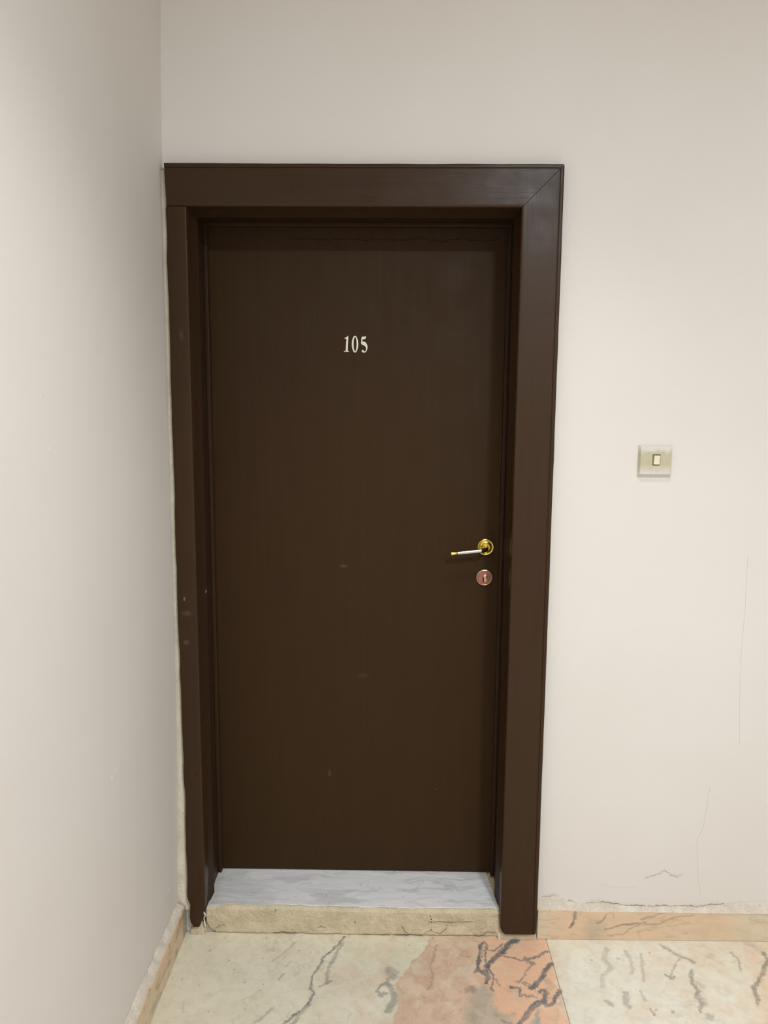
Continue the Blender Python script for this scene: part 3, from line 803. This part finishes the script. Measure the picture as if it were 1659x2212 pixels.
def lathe(prof, n=40):
    """prof: (radius, y) pairs, axis along -Y through the origin"""
    bm = bmesh.new(); rings = []
    for r, y in prof:
        rings.append([bm.verts.new((r * math.cos(2 * math.pi * i / n), y, r * math.sin(2 * math.pi * i / n))) for i in range(n)])
    for a, b in zip(rings[:-1], rings[1:]):
        for i in range(n): bm.faces.new((a[i], a[(i + 1) % n], b[(i + 1) % n], b[i]))
    bm.faces.new(rings[-1]); bm.faces.new(rings[0][::-1])
    return bm
def sharp(o, ang=40):
    bm = bmesh.new(); bm.from_mesh(o.data)
    for e in bm.edges:
        e.smooth = not (len(e.link_faces) == 2 and e.calc_face_angle(0) > math.radians(ang))
    for f in bm.faces: f.smooth = True
    bm.to_mesh(o.data); bm.free(); return o
handle = empty('door_handle'); handle.parent = door
HX, HZ = 0.2772, 1.1408
handle.location = Vector((HX, DOOR_Y, HZ)) - DO
tag(handle, 'brass lever handle on a round rose')
sharp(bm_obj('rose', lathe([(0.0252, 0.0), (0.0254, -0.004), (0.0246, -0.0068), (0.0225, -0.0082), (0.0195, -0.0076), (0.0180, -0.0066), (0.0150, -0.0070), (0.0128, -0.0086), (0.0118, -0.0110)]), M_BRASS, handle))
# lever: neck out of the rose, bend, straight bar to the left
def tube(path, radii, n=20, flat=None):
    bm = bmesh.new(); rings = []
    P = [Vector(p) for p in path]
    for i, p in enumerate(P):
        t = (P[min(i + 1, len(P) - 1)] - P[max(i - 1, 0)]).normalized()
        u = Vector((0, 0, 1)); s = t.cross(u).normalized(); u = s.cross(t).normalized()
        r = radii[i] if isinstance(radii, (list, tuple)) else radii
        rings.append([bm.verts.new(p + s * math.cos(2 * math.pi * k / n) * r + u * math.sin(2 * math.pi * k / n) * r) for k in range(n)])
    for a, b in zip(rings[:-1], rings[1:]):
        for i in range(n): bm.faces.new((a[i], a[(i + 1) % n], b[(i + 1) % n], b[i]))
    bm.faces.new(rings[0]); bm.faces.new(rings[-1])
    return bm
neck = [(0, -0.006, 0), (0, -0.020, 0), (-0.001, -0.032, -0.0003), (-0.004, -0.042, -0.0008), (-0.010, -0.0495, -0.0016), (-0.019, -0.0525, -0.0026)]
sharp(bm_obj('neck', tube(neck, 0.0068), M_BRASS, handle))
sharp(bm_obj('lever', tube([(-0.0185, -0.0525, -0.0026), (-0.05, -0.0525, -0.0062), (-0.0885, -0.0525, -0.0104)], [0.0064, 0.0060, 0.0056]), M_STEEL, handle))
sharp(bm_obj('lever_tip', tube([(-0.0880, -0.0525, -0.01035), (-0.0890, -0.0525, -0.0104), (-0.1068, -0.0525, -0.0125)], [0.0054, 0.0061, 0.0060]), M_BRASS, handle))
lock = empty('lock_escutcheon'); lock.parent = door
lock.location = Vector((0.2758, DOOR_Y, 1.0472)) - DO
tag(lock, 'round worn pinkish lock escutcheon with keyhole')
sharp(bm_obj('rim', lathe([(0.0248, 0.0), (0.0249, -0.003), (0.0240, -0.0055), (0.0222, -0.0062), (0.0205, -0.0050), (0.0200, -0.0035)]), M_OLDGOLD, lock))
sharp(bm_obj('face_plate', lathe([(0.0203, -0.002), (0.0200, -0.0042), (0.0120, -0.0048), (0.001, -0.0050)]), M_COPPER, lock))
bm = lathe([(0.0066, -0.004), (0.0066, -0.0072), (0.0058, -0.0078)], 24)
for v in bm.verts: v.co.z += 0.0030
add_box(bm, -0.0036, 0.0036, -0.0074, -0.004, -0.0128, 0.001, 0.001, 2)
for v in bm.verts: v.co.x += 0.0022
sharp(bm_obj('lock_cylinder', bm, M_OLDGOLD, lock))
box('key_slot', -0.0052, -0.0018, -0.0083, -0.0040, -0.0135, 0.0040, M_DARK, lock, 0.0006)

# ------------------------------------------------------------------ doorstep
step = tag(empty('doorstep', (-0.11, 0.0, 0.0)), 'grey-white marble doorstep with beige mortar front, below the brown door', 'doorstep')
SO = Vector((0.11, 0, 0))
STX0, STX1, STZ = -0.5505, 0.3380, 0.083
bm = bmesh.new(); add_box(bm, -0.5495, 0.3330, 0.001, DOOR_Y + 0.03, 0.0005, STZ - 0.0045)
core = bm_obj('mortar_core', bm, M_MORTAR, step); core.location = SO
def edge_y(x):
    return 0.0015 + (fbm(x, x * 0, 30, 3, 6.0) - 0.5) * 0.010 - 0.004 * sstep(-0.45, -0.52, x)
def top_fn(X, S):
    front = edge_y(X); yb = DOOR_Y + 0.01
    lim = np.interp(front + (yb - front) * S, [0.0, 0.06, 0.18], [0.326, 0.3165, 0.3050])
    x = STX0 + 0.004 + (np.minimum(X, 0.327) - STX0 - 0.004) * (lim - STX0 - 0.004) / (0.327 - STX0 - 0.004)
    y = front + (yb - front) * S
    z = STZ + 0 * X - 0.0035 * sstep(0.03, 0.0, S) + np.interp(X, [-0.56, -0.5, -0.3, -0.06, 0.2, 0.33], [0.0, 0.004, 0.003, -0.001, 0.001, 0.001]) * (1 - S) ** 2
    return x + 0.11, y, z
def top_attr(X, S):
    y = S * 0.18
    wx = X + (fbm(X, y, 12, 3, 2.0) - 0.5) * 0.10; wy = y + (fbm(X, y, 16, 3, 4.0) - 0.5) * 0.035
    g = 0.75 * sstep(0.50, 0.66, fbm(wx * 0.22, wy, 42, 3, 11.0)) + 0.5 * sstep(0.030, 0.004, np.abs(fbm(wx * 0.3, wy, 20, 3, 15.0) - 0.5))
    g = np.maximum(g, 0.7 * sstep(-0.30, -0.48, X + (fbm(X, y, 14, 3, 1.0) - 0.5) * 0.3))
    r = np.zeros(X.shape)
    rs = np.random.default_rng(12)
    for i in range(46):
        px, py = rs.uniform(-0.53, 0.30), rs.uniform(0.01, 0.178); w = rs.uniform(0.0014, 0.0034)
        r = np.maximum(r, rs.uniform(0.45, 0.95) * sstep(w, w * 0.3, np.hypot((X - px) * 0.7, y - py)))
    for pts in ([(0.06, 0.135), (0.12, 0.14), (0.16, 0.127), (0.22, 0.135), (0.28, 0.15)], [(0.03, 0.085), (0.10, 0.082), (0.18, 0.078)]):
        r = np.maximum(r, 0.25 * sstep(0.007, 0.001, seg_dist(wx, wy, pts)))
    p = 0.85 * sstep(-0.515, -0.535, X + (fbm(X, y, 40, 3, 3.0) - 0.5) * 0.03)
    p = np.maximum(p, 0.7 * sstep(0.02, -0.005, y + (fbm(X, y, 50, 3, 9.0) - 0.5) * 0.02 + 0.012 * sstep(-0.5, -0.2, X)))
    return np.stack([r.ravel(), p.ravel(), np.clip(g, 0, 1).ravel(), np.ones(X.size)], 1)
o = grid_obj('marble_top', np.linspace(STX0 + 0.004, 0.327, 400), np.concatenate([np.linspace(0, 0.04, 6), np.linspace(0.05, 1, 100)]), top_fn, M_STEP, step, True, top_attr)
# mortar front: lumpy face with a rounded lower left corner
def face_fn(X, S):
    zb = np.where(X < -0.520, 0.004 + 0.055 * ((-0.520 - X) / 0.031).clip(0, 1) ** 2.6, 0.0008 + 0.002 * (fbm(X, X * 0, 50, 2, 1.0) - 0.5))
    zt = STZ - 0.001 + np.interp(X, [-0.56, -0.5, -0.3, -0.06, 0.2, 0.33], [0.0, 0.004, 0.003, -0.001, 0.001, 0.001])
    z = zb + (zt - zb) * np.minimum(S / 0.92, 1)
    lump = (fbm(X, z, 26, 4, 10.0) - 0.5) * 0.008 + (fbm(X, z, 160, 3, 18.0) - 0.5) * 0.0022
    y = -0.0065 - 0.002 * (1 - S) + lump
    y = y + 0.006 * sstep(0.82, 0.92, S)
    back = edge_y(X) + 0.012
    y = np.where(S > 0.92, y + (back - y) * (S - 0.92) / 0.08, y)
    y = y + 0.007 * (sstep(0.006, 0.0, X - STX0) + sstep(0.008, 0.0, 0.338 - X)) + 0.004 * sstep(0.05, 0.0, S)
    xo = np.interp(z, [0, 0.09], [0.0, -0.012]) * sstep(0.25, 0.338, X)
    return X + 0.11 + xo, y, z - 0.0012 * (S > 0.99)
grid_obj('mortar_front', np.concatenate([np.linspace(STX0, -0.50, 40), np.linspace(-0.498, 0.338, 330)]), np.concatenate([np.linspace(0, 0.92, 34), [0.95, 0.975, 1.0]]), face_fn, M_MORTAR, step)
for pts, w in STEP_CRACKS:
    ribbon('crack', [(x + 0.11, -0.0085, z + 0.001) for x, z in pts], w, (0, -1, 0), M_CRACK, step, lift=0.0012, jit=0.0009)
for x, z, r in ((-0.105, 0.042, 0.0028), (0.121, 0.055, 0.002), (0.122, 0.046, 0.0022), (0.118, 0.066, 0.0018), (0.12, 0.022, 0.003), (-0.34, 0.076, 0.003)):
    ribbon('pit', [(x + 0.11, -0.0085, z - r), (x + 0.1105, -0.0085, z), (x + 0.11, -0.0085, z + r)], r * 1.6, (0, -1, 0), M_DARK if r < 0.0025 else M_CRACK, step, lift=0.0012)
# white plaster smears by the feet of the casing
for k, (x, z0, z1, w) in enumerate(((-0.5520, 0.012, 0.088, 0.0055), (0.3295, 0.030, 0.085, 0.0070))):
    ribbon('plaster_smear', [(x + 0.11 + (0.006 if k else 0.002) * (0.5 - i / 6) + 0.0015 * math.sin(i * 2.1), -0.0125, z0 + (z1 - z0) * i / 6) for i in range(7)], w, (0, -1, 0), M_PLASTER, step, lift=0.003, taper=False)

# ------------------------------------------------------------------ light switch
SWX, SWZ, SWW, SWH = 0.7065, 1.4155, 0.0890, 0.0870
switch = tag(empty('light_switch', (SWX, 0, SWZ)), 'square cream wall switch splashed with white paint, right of the door', 'switch')
k = NT('switch_plastic'); tc = k.coord()
sx_ = k.n('ShaderNodeSeparateXYZ'); k.l(tc, sx_.inputs[0])
nn = k.noise(tc, 60, 4, 0.6); n2 = k.noise(k.coord((1, 1, 0.4)), 160, 3)
zz = k.math('ADD', sx_.outputs[2], k.math('MULTIPLY', k.math('SUBTRACT', nn, 0.5), 0.030))
up_ = k.rng(zz, 0.020, 0.032); lo_ = k.rng(zz, -0.010, -0.034)
c = k.mix(k.math('MAXIMUM', up_, lo_), k.mix(k.rng(nn, 0.35, 0.65), (0.52, 0.50, 0.33, 1), (0.56, 0.49, 0.36, 1)), (0.70, 0.665, 0.625, 1))
c = k.mix(k.rng(n2, 0.55, 0.75, 0, 0.35), c, (0.45, 0.41, 0.32, 1))
M_SWITCH = k.out(c, 0.4, 0.4)
def plate_mesh(w, h, d, ins_t, ins_b, ins_s, hole):
    (hw_, hh_, hcx, hcz) = hole
    o_ = [(-w / 2, 0, -h / 2), (w / 2, 0, -h / 2), (w / 2, 0, h / 2), (-w / 2, 0, h / 2)]
    r_ = [(x, -d * 0.18, z) for x, _, z in o_]
    f_ = [(-w / 2 + ins_s, -d, -h / 2 + ins_b), (w / 2 - ins_s, -d, -h / 2 + ins_b), (w / 2 - ins_s, -d, h / 2 - ins_t), (-w / 2 + ins_s, -d, h / 2 - ins_t)]
    a_ = [(hcx - hw_, -d, hcz - hh_), (hcx + hw_, -d, hcz - hh_), (hcx + hw_, -d, hcz + hh_), (hcx - hw_, -d, hcz + hh_)]
    b_ = [(x, -d * 0.3, z) for x, _, z in a_]
    L = [o_, r_, f_, a_, b_]; vs = [p for q in L for p in q]; fs = []
    for i in range(4):
        for j in range(4):
            fs.append((i * 4 + j, i * 4 + (j + 1) % 4, i * 4 + 4 + (j + 1) % 4, i * 4 + 4 + j))
    fs.append((16, 17, 18, 19)); fs.append((3, 2, 1, 0))
    return vs, fs
vs, fs = plate_mesh(SWW, SWH, 0.0145, 0.004, 0.0085, 0.0035, (0.0102, 0.0150, 0.0015, 0.0035))
o = mesh_obj('plate', vs, fs, M_SWITCH, switch)
bv_ = o.modifiers.new('soften', 'BEVEL'); bv_.width = 0.0012; bv_.segments = 2; bv_.limit_method = 'ANGLE'; bv_.angle_limit = 0.3
M_ROCK = plain('rocker_plastic', (0.86, 0.82, 0.66, 1), 0.25, 0.5)
vs = [(-0.0078, 0, -0.012), (0.0078, 0, -0.012), (0.0078, 0, 0.0125), (-0.0078, 0, 0.0125), (-0.0078, -0.0125, -0.0125), (0.0078, -0.0125, -0.0125), (0.0078, -0.0150, 0.0120), (-0.0078, -0.0150, 0.0120), (-0.0078, -0.0128, -0.003), (0.0078, -0.0128, -0.003)]
vs = [(x + 0.0022, y - 0.0045, z + 0.0035) for x, y, z in vs]
fs = [(0, 1, 2, 3), (4, 5, 9, 8), (8, 9, 6, 7), (0, 4, 8, 7, 3), (1, 2, 6, 9, 5), (0, 1, 5, 4), (3, 7, 6, 2)]
bm = bmesh.new(); bb_ = [bm.verts.new(v) for v in vs]
for f in fs: bm.faces.new([bb_[i] for i in f])
bmesh.ops.recalc_face_normals(bm, faces=bm.faces)
o = bm_obj('rocker', bm, M_ROCK, switch)
bv_ = o.modifiers.new('soften', 'BEVEL'); bv_.width = 0.0009; bv_.segments = 2

# ------------------------------------------------------------------ ceiling downlight of the landing
lamp = tag(empty('ceiling_lamp', LAMP), 'round recessed ceiling downlight above the landing, out of the frame', 'lamp')
sharp_ring = lathe([(0.075, 0.0), (0.078, -0.006), (0.066, -0.010), (0.060, -0.004), (0.060, 0.0)], 40)
for v in sharp_ring.verts: v.co = Vector((v.co.x, v.co.z, v.co.y))
bm_obj('trim_ring', sharp_ring, M_WFRAME, lamp)
ld = bpy.data.lights.new('bulb_light', 'SPOT')
ld.energy = LAMP_POWER; ld.color = (1.0, 0.96, 0.91); ld.spot_size = math.radians(100); ld.spot_blend = 1.0; ld.shadow_soft_size = 0.05
lo = bpy.data.objects.new('bulb_light', ld); C.objects.link(lo); lo.parent = lamp; lo.location = (0, 0, -0.03)

panel = tag(empty('ceiling_panel_lamp', PANEL), 'round white ceiling panel lamp behind the photographer, out of the frame', 'lamp')
rim = lathe([(0.15, 0.0), (0.15, -0.036), (0.138, -0.040), (0.132, -0.036), (0.132, 0.0)], 48)
for v in rim.verts: v.co = Vector((v.co.x, v.co.z, v.co.y))
bm_obj('rim', rim, M_WFRAME, panel)
dif = lathe([(0.131, -0.010), (0.131, -0.034), (0.10, -0.036), (0.01, -0.037)], 48)
for v in dif.verts: v.co = Vector((v.co.x, v.co.z, v.co.y))
kd = NT('lamp_diffuser'); kd.out((0.9, 0.9, 0.88, 1), 0.5)
kd.b.inputs['Emission Color'].default_value = (1.0, 0.97, 0.92, 1); kd.b.inputs['Emission Strength'].default_value = 2.0
bm_obj('diffuser', dif, kd.m, panel)
panel_light.parent = panel; panel_light.location = (0, 0, -0.045)
